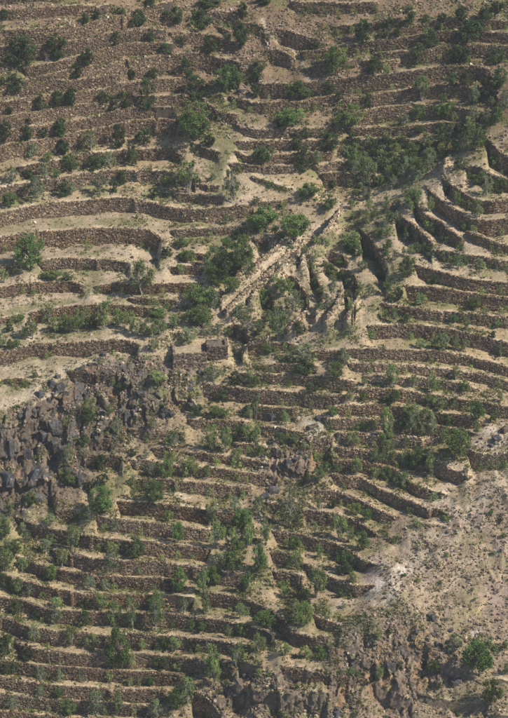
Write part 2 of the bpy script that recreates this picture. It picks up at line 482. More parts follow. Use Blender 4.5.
for c in range(NC):
    x = cx[c]
    A = sorted([(ln['T'][c], k) for k, ln in enumerate(lines) if ln['a'][c] >= 0])
    keep = []
    for t, k in A:
        if keep and t - keep[-1][0] < 3.0: continue
        keep.append((t, k))
    tops = np.array([t for t, k in keep]); Sy = S(np.full(len(keep), x), tops)
    acts = [lines[k]['a'][c] for t, k in keep]
    nt_, no_ = [ROWS[0] - 1.0], [0.0]          # picture row, distance behind the smooth base surface
    Blast, Olast = nt_[0], 0.0
    snaps = []; DEC = 24.0
    for q, (t, k) in enumerate(keep):
        ln = lines[k]; a = acts[q]
        if ln['kind'] == 'o':
            tn = min(tops[q + 1] if q + 1 < len(keep) else 1e4, Blast + DEC)
            o_ = Olast * max(0.0, 1 - (t - Blast) / max(1e-3, tn - Blast)); ob = -ln['w'] * a
            if t - Blast > DEC: nt_.append(Blast + DEC); no_.append(0.0)
            nt_ += [t - .25, t + .25]; no_ += [o_ + 0.6 * a, ob]; Blast, Olast = t + .25, ob
            continue
        lim = (tops[q + 1] - t - 2.0) if q + 1 < len(keep) else 99
        w = max(0.0, min(ln['wc'][c], lim)) * a
        ot = 0.0
        if a < 0.999:
            nn = next((m for m in range(q + 1, len(keep)) if acts[m] >= 0.999), None)
            tn = min(tops[nn] if nn is not None else 1e4, Blast + DEC)
            ot = (1 - a) * Olast * (1 - min(1.0, (t - Blast) / max(1e-3, tn - Blast)))
        if t - Blast > DEC: nt_.append(Blast + DEC); no_.append(0.0)
        yt = Sy[q] + ot
        hm = w * PXM / math.cos(PITCH)
        batter = 0.10 if ln['kind'] != 'c' else 0.25
        yb = yt - batter * hm
        bq = t + max(w, 0.05); ob = yb - float(S(np.array([x]), np.array([bq]))[0])
        if w < 0.3: ob = ot
        nt_ += [t, bq]; no_ += [ot, ob]
        Blast, Olast = bq, ob
        ln['we'][c] = w; ln['Yt'][c] = yt; ln['Yb'][c] = yb
        if w > 1.2: snaps.append((t, t + w))
    nt_ += [Blast + DEC, max(ROWS[-1] + 1, Blast + DEC + 1)]; no_ += [0.0, 0.0]
    col = ROWS.copy(); wl = np.zeros(NR)
    for t, bq in snaps:
        i0 = int(round(t - Y0)); i1 = int(round(bq - Y0))
        if 0 <= i0 < NR: col[i0] = t
        if 0 <= i1 < NR and i1 > i0: col[i1] = bq
        wl[max(0, i0 + 1):max(0, i1)] = 1
    PYG[:, c] = col; YG[:, c] = S(np.full(NR, x), col) + np.interp(col, nt_, no_); WALLG[:, c] = wl

CX = np.tile(cx[None, :], (NR, 1))
TREADG = 1 - WALLG
# soften the joins between neighbouring columns on the open ground
OMASK = np.zeros((NR, NC))
for ln in lines:
    if ln['kind'] == 'o': OMASK = np.maximum(OMASK, (np.abs(ROWS[:, None] - ln['T'][None, :]) < 5) * (ln['a'][None, :] >= 0))
sm = YG.copy(); wsum = np.ones_like(YG)
for d in (-4, -3, -2, -1, 1, 2, 3, 4):
    sh = np.roll(YG, d, 1); m = np.roll(TREADG, d, 1) * TREADG * (np.abs(sh - YG) < 1.0) * (1 - OMASK) * (1 - np.roll(OMASK, d, 1))
    sm += sh * m; wsum += m
YG = np.where(TREADG > 0, sm / wsum, YG)
P3 = unproj(CX, PYG, YG)
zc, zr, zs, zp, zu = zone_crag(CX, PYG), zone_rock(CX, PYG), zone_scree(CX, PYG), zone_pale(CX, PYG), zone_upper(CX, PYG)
wx, wy = P3[..., 0], P3[..., 1]
relief = (fbm(wx / 2.2, wy / 2.2, 21, 4) - 0.5) * (0.16 + 0.55 * zs + 0.9 * zr) * (1 - 0.5 * WALLG)
relief = relief + (fbm(wx / 1.3, wy / 1.3, 29, 3) - .5) * .8 * blob(CX, PYG, 285, 270, 55, 45) * TREADG
rid = 1 - np.abs(2 * fbm(wx / 2.6, wy / 5.0, 33, 4, .6) - 1)
relief = relief + (rid - 0.6) * 1.3 * zc + (rid - 0.6) * 1.8 * zr
rill = 1 - np.abs(2 * fbm(wx / 5.0 + wy / 16.0, wy / 14.0, 44, 4) - 1)
relief = relief + (rill - 0.7) * 1.2 * zs
P3[..., 2] += relief
def cells(px, py, sx, sy, seed):
    u, v = px / sx, py / sy; iu, iv = np.floor(u), np.floor(v)
    best = np.full(px.shape, 9.0); sec = np.full(px.shape, 9.0); idv = np.zeros(px.shape); cu = np.zeros(px.shape); cv = np.zeros(px.shape)
    for du in (-1, 0, 1):
        for dv in (-1, 0, 1):
            a_, b_ = iu + du, iv + dv; x_ = a_ + hash2(a_, b_, seed); y_ = b_ + hash2(a_, b_, seed + 1)
            d_ = np.hypot(u - x_, v - y_); m_ = d_ < best
            sec = np.where(m_, best, np.minimum(sec, d_)); idv = np.where(m_, hash2(a_, b_, seed + 2), idv); cu = np.where(m_, u - x_, cu); cv = np.where(m_, v - y_, cv)
            best = np.where(m_, d_, best)
    return idv, sec - best, cu, cv
ZX = np.maximum(zc, zr * .6); qx = wx + (fbm(wx / 2, P3[..., 2] / 2, 12, 3) - .5) * 1.6; qz = P3[..., 2] + (fbm(wx / 2, P3[..., 2] / 2, 13, 3) - .5) * 1.6
id1, e1, cu1, cv1 = cells(qx - .25 * qz, qz, 1.7, 3.2, 301); id2, e2, cu2, cv2 = cells(qx - .2 * qz, qz, .65, 1.1, 311)
step = (id1 - .5) * 1.9 + (id2 - .5) * .75 + cu1 * (hash2(np.floor(id1 * 999), id1 * 0, 7) - .5) * 1.4 + cv1 * .5 - (np.clip(.10 - e1, 0, .10) * -5.0) + np.clip(.12 - e2, 0, .12) * 2.0
step = np.floor(step * 6) / 6 * .5 + step * .5
P3[..., 1] += step * ZX; P3[..., 2] += (id2 - .5) * .3 * ZX

# ground colour
def mixc(base, colr, m): return base * (1 - m[..., None]) + np.array(colr) * m[..., None]
n1 = fbm(wx / 3.0, wy / 3.0, 51, 4); n2 = fbm(wx / 9.0, wy / 9.0, 61, 4); n3 = fbm(wx / 1.1, wy / 1.6, 71, 3)
C = np.zeros(P3.shape) + np.array([0.36, 0.282, 0.172])
C = mixc(C, (0.42, 0.345, 0.25), zp * 0.8)
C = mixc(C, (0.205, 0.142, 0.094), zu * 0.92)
C = mixc(C, (0.36, 0.275, 0.195), zs * 0.88)
C = mixc(C, (0.20, 0.155, 0.11), zs * np.clip((fbm(wx / 1.4, wy / 2.0, 99, 4, .65) - .48) * 6, 0, 1) * .36)
C = mixc(C, (0.19, 0.155, 0.12), zr * 0.75)
C = mixc(C, (0.125, 0.105, 0.085), np.clip(zc * 1.3, 0, 1) * 0.92 * np.clip((fbm(wx / 4, P3[..., 2] / 4, 95, 3) - .2) * 5, .55, 1))
C = mixc(C, (0.24, 0.185, 0.13), np.clip((n2 - .5) * 4, 0, 1) * 0.5)
green = np.clip((fbm(wx / 5.0, wy / 4.0, 81, 4) - 0.53) * 9, 0, 1) * (0.75 - 0.4 * zs)
C = mixc(C, (0.15, 0.165, 0.06), green * 0.8)
# worn pale rock and pinkish earth on the scree, beaten paths
for (bx, by, r1, r2, colr, an) in ((402, 572, 26, 12, (.52, .45, .38), -20), (384, 590, 18, 9, (.54, .47, .40), -20), (376, 568, 11, 10, (.36, .27, .25), 0), (350, 604, 16, 6, (.42, .36, .29), -20),
                                   (500, 548, 5, 5, (.6, .56, .5), 0), (438, 500, 14, 5, (.5, .44, .34), -20), (498, 600, 18, 12, (.36, .26, .23), 30), (478, 608, 16, 4, (.5, .38, .2), -50),
                                   (492, 440, 18, 9, (.55, .49, .42), -30), (458, 470, 20, 6, (.48, .4, .3), 30), (478, 632, 5, 4, (.55, .5, .45), 0), (462, 512, 60, 20, (.45, .37, .285), -40),
                                   (310, 424, 13, 8, (.5, .45, .4), 10), (178, 497, 12, 4, (.55, .48, .37), 5), (330, 555, 5, 5, (.36, .25, .2), 0)):
    m = TREADG * blob(CX + (n3 - .5) * 16, PYG + (n1 - .5) * 20, bx, by, r1, r2, .6, an) * np.clip((n3 - .30) * 3.5, 0, 1)
    C = mixc(C, colr, m)
PATHS = [([(440, 618), (441, 592), (452, 586), (461, 570), (474, 563), (508, 552)], 1.2), ([(441, 600), (455, 607), (462, 606)], 1.0), ([(450, 545), (461, 568)], 1.2),
         ([(225, 180), (232, 160), (240, 150), (250, 135)], 3.5), ([(262, 22), (272, 38), (290, 48), (303, 62), (308, 80)], 2.6), ([(500, 470), (490, 490), (470, 510), (440, 520)], 4.0),
         ([(214, 306), (236, 288), (256, 272), (281, 252), (310, 231), (328, 222), (342, 206)], 5.0), ([(254, 174), (275, 183), (296, 192), (330, 196), (345, 206)], 2.5), ([(0, 405), (25, 395), (45, 382), (70, 365), (100, 362)], 5.0)]
def seg_dist(px, py, pts):
    d = np.full(px.shape, 1e9)
    for (ax, ay), (bx, by) in zip(pts[:-1], pts[1:]):
        vx, vy = bx - ax, by - ay; t = np.clip(((px - ax) * vx + (py - ay) * vy) / (vx * vx + vy * vy), 0, 1)
        d = np.minimum(d, np.hypot(px - ax - t * vx, py - ay - t * vy))
    return d
for pts, wd in PATHS:
    d = seg_dist(CX + (n1 - .5) * 5, PYG + (n3 - .5) * 4, pts)
    C = mixc(C, (0.46, 0.385, 0.285), np.clip(1.4 - d / wd, 0, 1) * (0.8) * TREADG)
# trodden pale earth along the brink of every terrace
lipd = np.full(P3.shape[:2], 99.0)
for r_ in range(NR - 2, -1, -1):
    top_ = (WALLG[r_ + 1] > 0) & (WALLG[r_] == 0)
    lipd[r_] = np.where(top_, 0.0, np.where(WALLG[r_] > 0, 99.0, lipd[r_ + 1] + 1))
C = mixc(C, (0.48, 0.395, 0.275), np.clip((3.6 - lipd) / 2.0, 0, 1) * TREADG * (0.35 + .65 * np.clip((n1 - .35) * 4, 0, 1)) * (1 - .45 * zu))
for ln in lines:
    if ln['kind'] == 'o':
        m = np.clip((5.0 - np.abs(PYG - ln['T'][None, :] - 3.0)) / 3, 0, 1) * (ln['a'][None, :] > 0)
        C = mixc(C, (0.44, 0.36, 0.255), m * .9)
pal = np.array([[.088, .086, .092], [.115, .102, .094], [.10, .094, .094], [.155, .122, .088], [.20, .16, .112], [.125, .105, .085]])
rc_ = pal[np.clip((id1 * .6 + id2 * .4) * 6, 0, 5.99).astype(int)] * (1 - .45 * np.clip((.08 - e2) * 12, 0, 1))[..., None]
rc_ = rc_ * (1 - zr[..., None] * (1 - zc[..., None])) + (rc_ * np.array([1.75, 1.45, 1.15])) * (zr * (1 - zc))[..., None]
rm = np.clip(np.maximum(zc * 2.2, zr * .9), 0, 1) * np.clip((fbm(wx / 3, P3[..., 2] / 3, 19, 3) - .36) * 8, 0, 1)
C = C * (1 - rm[..., None]) + rc_ * rm[..., None]
# rusty stains on the crag
C = mixc(C, (0.30, 0.17, 0.08), np.clip((fbm(wx / 1.5, P3[..., 2] / 5, 91, 3) - .58) * 8, 0, 1) * zc * .7)
C = np.where(WALLG[..., None] > 0, C * 0.25 + np.array([0.15, 0.12, 0.095]) * 0.75, C)
C *= (0.84 + .32 * fbm(wx / 4.0, wy / .55, 131, 3))[..., None] * (0.90 + 0.2 * n3)[..., None] * np.array([1.01, 0.985, 0.95])

idx = np.arange(NR * NC).reshape(NR, NC)
quads = np.stack([idx[1:, :-1], idx[1:, 1:], idx[:-1, 1:], idx[:-1, :-1]], -1).reshape(-1, 4)
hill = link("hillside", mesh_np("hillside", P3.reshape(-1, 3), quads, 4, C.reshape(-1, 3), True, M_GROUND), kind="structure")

# the slope going on beyond the picture on all sides
ax_ = np.r_[np.arange(-360, X0, 20.0), np.arange(X0, X1 + 1, 20.0), X1, np.arange(X1 + 12, 880, 20.0)]; ax_ = np.unique(ax_)
ay_ = np.unique(np.r_[np.arange(-300, Y0, 20.0), np.arange(Y0, Y1 + 1, 20.0), Y1, np.arange(Y1 + 12, 1010, 20.0)])
AX, AY = np.meshgrid(ax_, ay_); cyl = np.clip(AY, Y0, Y1)
AYd = S(np.clip(AX, X0, X1), cyl) + (cyl - AY) * PXM * .8 + (fbm(AX / 60, AY / 40, 17, 4) - .5) * 5 * np.clip(np.maximum(np.abs(AX - 254) - 314, np.abs(AY - 360) - 420) / 60, 0, 1)
AP = unproj(AX, AY, AYd); ni = AX.shape; ai = np.arange(AX.size).reshape(ni)
keepq = [(ai[r_ + 1, c_], ai[r_ + 1, c_ + 1], ai[r_, c_ + 1], ai[r_, c_]) for r_ in range(ni[0] - 1) for c_ in range(ni[1] - 1)
         if ax_[c_ + 1] <= X0 or ax_[c_] >= X1 or ay_[r_ + 1] <= Y0 or ay_[r_] >= Y1]
ac = np.tile([[.29, .225, .15]], (AX.size, 1)) * (0.75 + .5 * fbm(AP[..., 0] / 6, AP[..., 1] / 6, 18, 4)).reshape(-1, 1)
link("distant_slope", mesh_np("distant_slope", AP.reshape(-1, 3), np.array(keepq), 4, ac, True, M_GROUND), kind="structure")

def ground_at(px, py):
    i = int(np.clip(round(px - X0), 0, NC - 1)); j = float(py - Y0); j0 = int(np.clip(math.floor(j), 0, NR - 2)); f = min(1, max(0, j - j0))
    return P3[j0, i] * (1 - f) + P3[j0 + 1, i] * f
def on_wall(px, py): return WALLG[int(np.clip(round(py - Y0), 0, NR - 1)), int(np.clip(round(px - X0), 0, NC - 1))] > 0
def snap_tread(px, py):
    for d in range(0, 24):
        if not on_wall(px, py + d): return py + d + (1.0 if d else 0)
    return py

# ------------------------------------------------------------------ dry stone walls
BOX = np.array([[-1, -1, -1], [1, -1, -1], [1, 1, -1], [-1, 1, -1], [-1, -1, 1], [1, -1, 1], [1, 1, 1], [-1, 1, 1]], float)
BOXF = np.array([[0, 1, 5, 4], [1, 2, 6, 5], [3, 0, 4, 7], [4, 5, 6, 7], [0, 3, 2, 1], [2, 3, 7, 6]])
def stone_boxes(name, cen, tx, ty, tz, half, cols, mat, jit=0.22, nf=5):
    n = len(cen)
    loc = BOX[None] * (1 + (rng.random((n, 8, 3)) - .5) * 2 * jit) * half[:, None, :]
    v = cen[:, None, :] + loc[..., 0:1] * tx[:, None, :] + loc[..., 1:2] * ty[:, None, :] + loc[..., 2:3] * tz[:, None, :]
    f = BOXF[:nf][None] + (np.arange(n) * 8)[:, None, None]
    return mesh_np(name, v.reshape(-1, 3), f.reshape(-1, 4), 4, np.repeat(cols, 8, 0), False, mat)

walls = [ln for ln in lines if ln['kind'] == 'w']
byz = {}
for ln in walls:
    p = ln['pts']; inview = (p[:, 0] > -5) & (p[:, 0] < 513) & (p[:, 1] > -2) & (p[:, 1] < 722)
    ln['vis'] = bool(inview.any())
    if ln['vis']: byz.setdefault(ln['zone'], []).append(ln)
for z, ls in byz.items():
    for i, ln in enumerate(sorted(ls, key=lambda l: float(np.mean(np.clip(l['pts'][:, 1], 0, 718))))): ln['ord'] = i + 1
n_st = 0
for li, ln in enumerate(walls):
    ok = (ln['a'] >= 0) & (ln['we'] > 1.0)
    if ok.sum() < 4: ln['P'] = None; continue
    # break at gaps, one wall object keeps its longest run
    runs = np.split(np.where(ok)[0], np.where(np.diff(np.where(ok)[0]) > 1)[0] + 1)
    ii = np.concatenate([r for r in runs if len(r) >= 4]) if any(len(r) >= 4 for r in runs) else max(runs, key=len)
    ln['runs'] = [max(runs, key=len)]
    V, F, n0 = [], [], 0
    sc_, stx, sty, stz, sh, scol = [], [], [], [], [], []
    for r in ln['runs']:
        tp = unproj(cx[r], ln['T'][r], ln['Yt'][r]); bt = unproj(cx[r], ln['T'][r] + ln['we'][r], ln['Yb'][r])
        tp[:, 2] += (fbm(tp[:, 0] / 2.2, tp[:, 1] / 2.2, 21, 4) - .5) * .16
        tang = np.gradient(tp, axis=0); tang[:, 2] *= 1; th = tang.copy(); th[:, 2] = 0; th /= np.linalg.norm(th, axis=1)[:, None]
        k5 = np.ones(5) / 5
        if len(r) > 6:
            th = np.stack([np.convolve(np.pad(th[:, q], 2, mode='edge'), k5, 'valid') for q in range(3)], -1); th /= np.linalg.norm(th, axis=1)[:, None]
        nrm = np.stack([th[:, 1], -th[:, 0], np.zeros(len(r))], -1)
        # core: front face, top, back
        m = len(r)
        a0 = tp + nrm * 0.03; a1 = bt + nrm * 0.03 - np.array([0, 0, .25]); a2 = tp - nrm * 0.35 + np.array([0, 0, -.03]); a0[:, 2] += 0.02
        V.append(np.concatenate([a0, a1, a2])); q = np.arange(m - 1)
        F.append(np.stack([q + m, q + m + 1, q + 1, q], -1) + n0); F.append(np.stack([q, q + 1, q + 1 + 2 * m, q + 2 * m], -1) + n0); n0 += 3 * m
        # stones
        ds = np.r_[0, np.cumsum(np.linalg.norm(np.diff(tp, axis=0), axis=1))]; Ltot = ds[-1]
        hh = tp[:, 2] - bt[:, 2]; hmax = hh.max(); wsz = float(rng.uniform(.70, 1.02)); course = 0.165 * wsz; j = 0; wtone = float(rng.lognormal(.03, .10)); wwarm = rng.normal(.05, .025)
        zt = {'UL': 0.0, 'UC': .05, 'UR': .0, 'LF': .15, 'SP': .12, 'MR': .45, 'CE': .2, 'LC': .15, 'LL': .02, 'GU': .1, 'CR': -.3, 'SC': .3}[ln['zone']]
        while j * course < hmax + 0.12:
            wd = wsz * (0.13 + 0.30 * rng.random(int(Ltot / 0.2) + 3) ** 1.8); pos = np.cumsum(wd) - wd * .5 + rng.uniform(-.2, .1)
            sel = (pos > 0) & (pos < Ltot); pos, wd = pos[sel], wd[sel]
            if len(pos) == 0: j += 1; continue
            hloc = np.interp(pos, ds, hh); zz = (j + .5) * course + rng.normal(0, .055, len(pos))
            s2 = zz < hloc + 0.02 + rng.random(len(pos)) * .13
            s2 &= rng.random(len(pos)) > 0.05
            pos, wd, zz, hloc = pos[s2], wd[s2], zz[s2], hloc[s2]
            if len(pos):
                fr = np.clip(zz / np.maximum(hloc, .05), 0, 1.08)[:, None]
                tpi = np.stack([np.interp(pos, ds, tp[:, q]) for q in range(3)], -1); bti = np.stack([np.interp(pos, ds, bt[:, q]) for q in range(3)], -1)
                thi = np.stack([np.interp(pos, ds, th[:, q]) for q in range(3)], -1); nri = np.stack([np.interp(pos, ds, nrm[:, q]) for q in range(3)], -1)
                slump = (vnoise(pos / 2.5 + li * 13, zz / 1.2, 15) - .5) * .22
                cen = bti + (tpi - bti) * fr + nri * (rng.uniform(-.02, .10, len(pos)) + slump)[:, None]
                rot = rng.normal(0, .32, len(pos))[:, None]; up = np.array([0, 0, 1.0])
                sc_.append(cen); stx.append(thi * np.cos(rot) + up * np.sin(rot)); stz.append(up * np.cos(rot) - thi * np.sin(rot)); sty.append(-nri)
                sh.append(np.stack([wd * .5, rng.uniform(.09, .2, len(pos)), course * rng.uniform(.34, .85, len(pos))], -1))
                b = rng.lognormal(0, .32, len(pos))[:, None] * (1 + zt)
                hue = rng.random(len(pos))[:, None]
                base = np.where(hue < .62, np.array([[.180, .136, .090]]), np.where(hue < .85, np.array([[.145, .118, .10]]), np.array([[.26, .20, .135]])))
                patch = 0.75 + .5 * vnoise(pos / 4.0 + li * 7, zz / 2, 77)[:, None]
                scol.append(np.clip(base * b * patch * wtone * np.array([1.0 + wwarm, .99, .97 - wwarm]), .02, .6))
            j += 1
    core = mesh_np("dry_stone_wall", np.concatenate(V), np.concatenate(F), 4, np.tile([[.09, .072, .058]], (n0, 1)), False, M_STONE)
    size = float(np.mean(ln['we'][ii])); lg = len(ii)
    lab = None
    if ln['vis']:
        form = ("long " if lg > 120 else "short " if lg < 35 else "") + ("tall " if size > 12.5 else "low " if size < 7.5 else "")
        sp = ln['pts']; slope = np.polyfit(sp[:, 0], sp[:, 1], 1)[0]
        shape = "steeply curving " if abs(slope) > .6 else "level " if abs(slope) < .04 else ("rising " if slope < 0 else "falling ")
        lab = f"{form}{shape}brown dry stone terrace wall, {ordinal(ln['ord'])} down the {ZONES[ln['zone']]}"
    else:
        lab = f"brown dry stone terrace wall just past the {'top' if ln['pts'][:,1].mean() < 300 else 'bottom'} edge, {ordinal(li % 3 + 1)} of three"
    wo_ = link("dry_stone_wall", core, kind="thing", label=lab, category="wall", group="terrace walls on the hillside")
    if sc_:
        cen = np.concatenate(sc_); n_st += len(cen)
        me = stone_boxes("facing_stones", cen, np.concatenate(stx), np.concatenate(sty), np.concatenate(stz), np.concatenate(sh), np.concatenate(scol), M_STONE, .25, 6)
        link("facing_stones", me, wo_, kind="stuff")
print("stones", n_st)

# ------------------------------------------------------------------ square stone bastions at the foot of the gully
def bastion(px, py, wd, h, dp, rz, tone, label, top):
    g0 = ground_at(px, py) - np.array([0, 0, .4]); h = h + .4
    ca, sa = math.cos(rz), math.sin(rz); ex = np.array([ca, sa, 0]); ey = np.array([-sa, ca, 0]); ez = np.array([0, 0, 1.0])
    t_ = .93
    v = np.array([g0 + ex * (a_ * wd / 2 * (t_ if c_ else 1)) + ey * (dp / 2 + b_ * dp / 2 * (t_ if c_ else 1)) + ez * (h * c_) for c_ in (0, 1) for (a_, b_) in ((-1, -1), (1, -1), (1, 1), (-1, 1))])
    core = mesh_np("stone_bastion", v, np.array([[0, 1, 5, 4], [1, 2, 6, 5], [2, 3, 7, 6], [3, 0, 4, 7]]), 4, np.tile([[.08, .066, .052]], (8, 1)), False, M_STONE)
    o = link("stone_bastion", core, kind="thing", label=label, category="bastion")
    cen, tx, ty, tz, hf, cl = [], [], [], [], [], []
    for (p0, p1, nrm) in ((v[0], v[1], -ey), (v[1], v[2], ex), (v[3], v[0], -ex), (v[2], v[3], ey)):
        d = p1 - p0; ln_ = np.linalg.norm(d); d = d / ln_; z = .08
        while z < h + rng.uniform(.0, .22):
            s_ = rng.uniform(0, .2)
            while s_ < ln_:
                w_ = rng.uniform(.16, .42); q_ = z / h * .07 * dp / 2
                cen.append(p0 + d * (ln_ / 2 + (s_ + w_ / 2 - ln_ / 2) * (1 - .07 * z / h)) + ez * (z + rng.normal(0, .03)) - nrm * (q_ - rng.uniform(-.03, .16))); tx.append(d); ty.append(-nrm); tz.append(ez)
                hf.append((w_ * .5, .16, rng.uniform(.06, .14))); cl.append(np.array([.18, .138, .10]) * rng.lognormal(0, .35) * tone); s_ += w_
            z += .18
    link("facing_stones", stone_boxes("facing_stones", np.array(cen), np.array(tx), np.array(ty), np.array(tz), np.array(hf), np.array(cl), M_STONE, .32, 6), o, kind="stuff")
    nt2 = 9; gx_, gy_ = np.meshgrid(np.linspace(-.5, .5, nt2), np.linspace(0, 1, nt2))
    tv = g0 + (gx_.ravel()[:, None] * wd * .95) * ex + (gy_.ravel()[:, None] * dp) * ey + ez * h + np.stack([np.zeros(nt2 * nt2)] * 2 + [rng.normal(-.06, .09, nt2 * nt2)], -1)
    ti = np.arange(nt2 * nt2).reshape(nt2, nt2); tf = np.stack([ti[:-1, :-1], ti[:-1, 1:], ti[1:, 1:], ti[1:, :-1]], -1).reshape(-1, 4)
    link("earth_top", mesh_np("earth_top", tv, tf, 4, np.tile([top], (nt2 * nt2, 1)), True, M_GROUND), o)
bastion(190, 367, 4.8, 2.0, 5.0, .12, 1.15, "squared brown stone bastion with pale earth top at the foot of the gully", (.38, .30, .20))
bastion(217, 359, 2.8, 2.0, 2.6, .05, .75, "small dark square stone bastion beside the pale-topped one", (.16, .13, .10))

# ------------------------------------------------------------------ rock outcrops and boulders
def rock_mesh(name, seed, colr):
    import bmesh
    bm = bmesh.new(); r = np.random.default_rng(seed)
    pts = r.uniform(-1, 1, (34, 3)); pts = np.sign(pts) * np.abs(pts) ** .55
    vs = [bm.verts.new(p * (1 + r.normal(0, .08))) for p in pts]
    res = bmesh.ops.convex_hull(bm, input=vs)
    bmesh.ops.delete(bm, geom=[g_ for g_ in set(res['geom_unused'] + res['geom_interior']) if isinstance(g_, bmesh.types.BMVert)], context='VERTS')
    me = bpy.data.meshes.new(name); bm.to_mesh(me); bm.free()
    at = me.attributes.new("tint", 'FLOAT_COLOR', 'POINT')
    c4 = np.ones((len(me.vertices), 4), np.float32); c4[:, :3] = colr * (1 + r.normal(0, .12, (len(me.vertices), 1))); at.data.foreach_set("color", c4.ravel())
    me.materials.append(M_ROCK)
    return me
ROCKC = [(.098, .096, .100), (.115, .105, .098), (.145, .112, .084), (.19, .155, .115), (.105, .096, .094)]
rock_meshes = [rock_mesh("rock", 100 + i, np.array(ROCKC[i % 5])) for i in range(15)]
def outcrop(name, label, spots):
    o0 = ground_at(spots[0][0], spots[0][1])
    e = link(name, None, label=label, category="rock"); e.location = o0
    for (px, py, sx, sz, dark) in spots:
        g = ground_at(px, py); r = link("rock", rock_meshes[(rng.integers(0, 5) * 3 if False else int(rng.integers(0, 15)))], e)
        if dark: r.data = rock_meshes[[0, 1, 4, 5, 6, 9, 10, 11, 14][int(rng.integers(0, 9))]]
        r.location = np.array(g) - o0 + np.array([0, .15, -sz * PXM * .03])
        r.scale = (sx * PXM * .36, sx * PXM * rng.uniform(.26, .4), sz * PXM * .40)
        r.rotation_euler = (rng.normal(-.12, .1), rng.normal(.1, .12), rng.normal(.5, .22) + math.pi * int(rng.integers(2)))
def scatter(fn, n, box, smin, smax, tall=1.2, thr=.35):
    out = []
    while len(out) < n:
        x, y = rng.uniform(box[0], box[1]), rng.uniform(box[2], box[3])
        if fn(np.array(x), np.array(y)) < thr + rng.random() * .4: continue
        s = smin + (smax - smin) * rng.random() ** 2.2
        out.append((x, y, s, s * rng.uniform(.7, tall), rng.random() < .62))
    return out
outcrop("rock_crag", "dark blue-grey fractured crag with vertical faces at the left edge",
        [(54, 430, 17, 20, 1), (56, 452, 13, 34, 1), (44, 445, 14, 26, 1), (28, 462, 12, 30, 1), (10, 450, 12, 22, 1), (8, 478, 14, 18, 1), (33, 480, 12, 26, 1), (38, 500, 14, 16, 1), (62, 460, 8, 30, 1), (70, 448, 8, 16, 1), (40, 396, 10, 10, 1),
         (48, 404, 10, 8, 1), (60, 412, 10, 7, 1), (33, 412, 8, 8, 1), (52, 385, 9, 10, 1), (60, 388, 12, 9, 1), (58, 378, 8, 8, 1), (20, 420, 12, 6, 1), (74, 437, 9, 12, 1), (68, 475, 10, 18, 1), (80, 480, 10, 16, 1)]
        + scatter(zone_crag, 45, (-20, 105, 390, 512), 2.5, 6, 1.8))
outcrop("rock_crag", "broken dark rock band above the second row of middle walls, below the gully",
        [(121, 412, 7, 16, 1), (126, 418, 8, 16, 1), (133, 420, 9, 14, 1), (151, 418, 9, 12, 1), (163, 422, 7, 14, 1), (172, 418, 8, 14, 1), (140, 398, 10, 12, 1), (200, 374, 8, 12, 1), (190, 394, 10, 8, 1), (192, 408, 9, 9, 1)]
        + scatter(lambda x, y: blob(x, y, 155, 400, 50, 26), 22, (105, 205, 375, 430), 2.5, 7, 1.4))
outcrop("rock_crag", "grey lilac rock outcrop breaking through terraces at the centre",
        [(272, 416, 12, 9, 1), (288, 466, 9, 10, 1), (296, 463, 8, 9, 1), (280, 474, 10, 9, 1), (302, 455, 7, 8, 1), (312, 428, 12, 9, 0), (318, 420, 8, 10, 1), (275, 492, 16, 12, 1), (265, 498, 12, 12, 1)]
        + scatter(lambda x, y: np.maximum(blob(x, y, 288, 468, 30, 18), blob(x, y, 312, 420, 20, 20)), 24, (250, 340, 395, 500), 2, 6, 1.2))
outcrop("rock_crag", "brown cracked rock face at the bottom edge under the last walls",
        [(240, 690, 10, 26, 0), (252, 696, 9, 24, 0), (230, 700, 8, 26, 0), (262, 705, 10, 18, 0), (276, 695, 12, 12, 1), (290, 700, 10, 14, 0), (246, 678, 10, 14, 0)]
        + scatter(lambda x, y: blob(x, y, 285, 702, 80, 26), 22, (210, 370, 665, 735), 3, 9, 1.6))
outcrop("rock_crag", "weathered rocky knoll with dark boulders on the bare lower right slope",
        [(414, 640, 9, 10, 1), (417, 637, 6, 7, 1), (434, 620, 7, 16, 1), (430, 617, 6, 10, 1), (434, 636, 6, 5, 1), (451, 632, 7, 8, 1), (402, 655, 8, 12, 1), (433, 672, 9, 14, 1), (438, 684, 9, 14, 0), (395, 690, 10, 14, 0), (455, 682, 16, 10, 0), (390, 672, 12, 12, 0)]
        + scatter(lambda x, y: blob(x, y, 400, 665, 55, 48), 26, (340, 470, 610, 715), 2.5, 8, 1.6))
outcrop("boulder", "lone purple-grey boulder on the bare field above the crag", [(103, 356, 9, 9, 1), (97, 361, 8, 6, 1), (90, 366, 8, 6, 1), (83, 369, 7, 5, 1), (77, 371, 6, 4, 1)])
outcrop("boulder", "pale white boulders beside the round retaining wall", [(498, 440, 12, 12, 0), (505, 432, 9, 14, 0), (492, 446, 8, 5, 0), (485, 448, 5, 4, 0)])
outcrop("boulder", "pale tan boulder beside the upper path", [(246, 80, 7, 8, 0), (241, 92, 10, 7, 1), (250, 95, 9, 6, 1)])
outcrop("boulder", "small bluish boulders below a wall among the upper left trees", [(46, 60, 9, 8, 1), (51, 68, 8, 6, 1), (90, 78, 6, 4, 1), (55, 55, 5, 8, 1)])

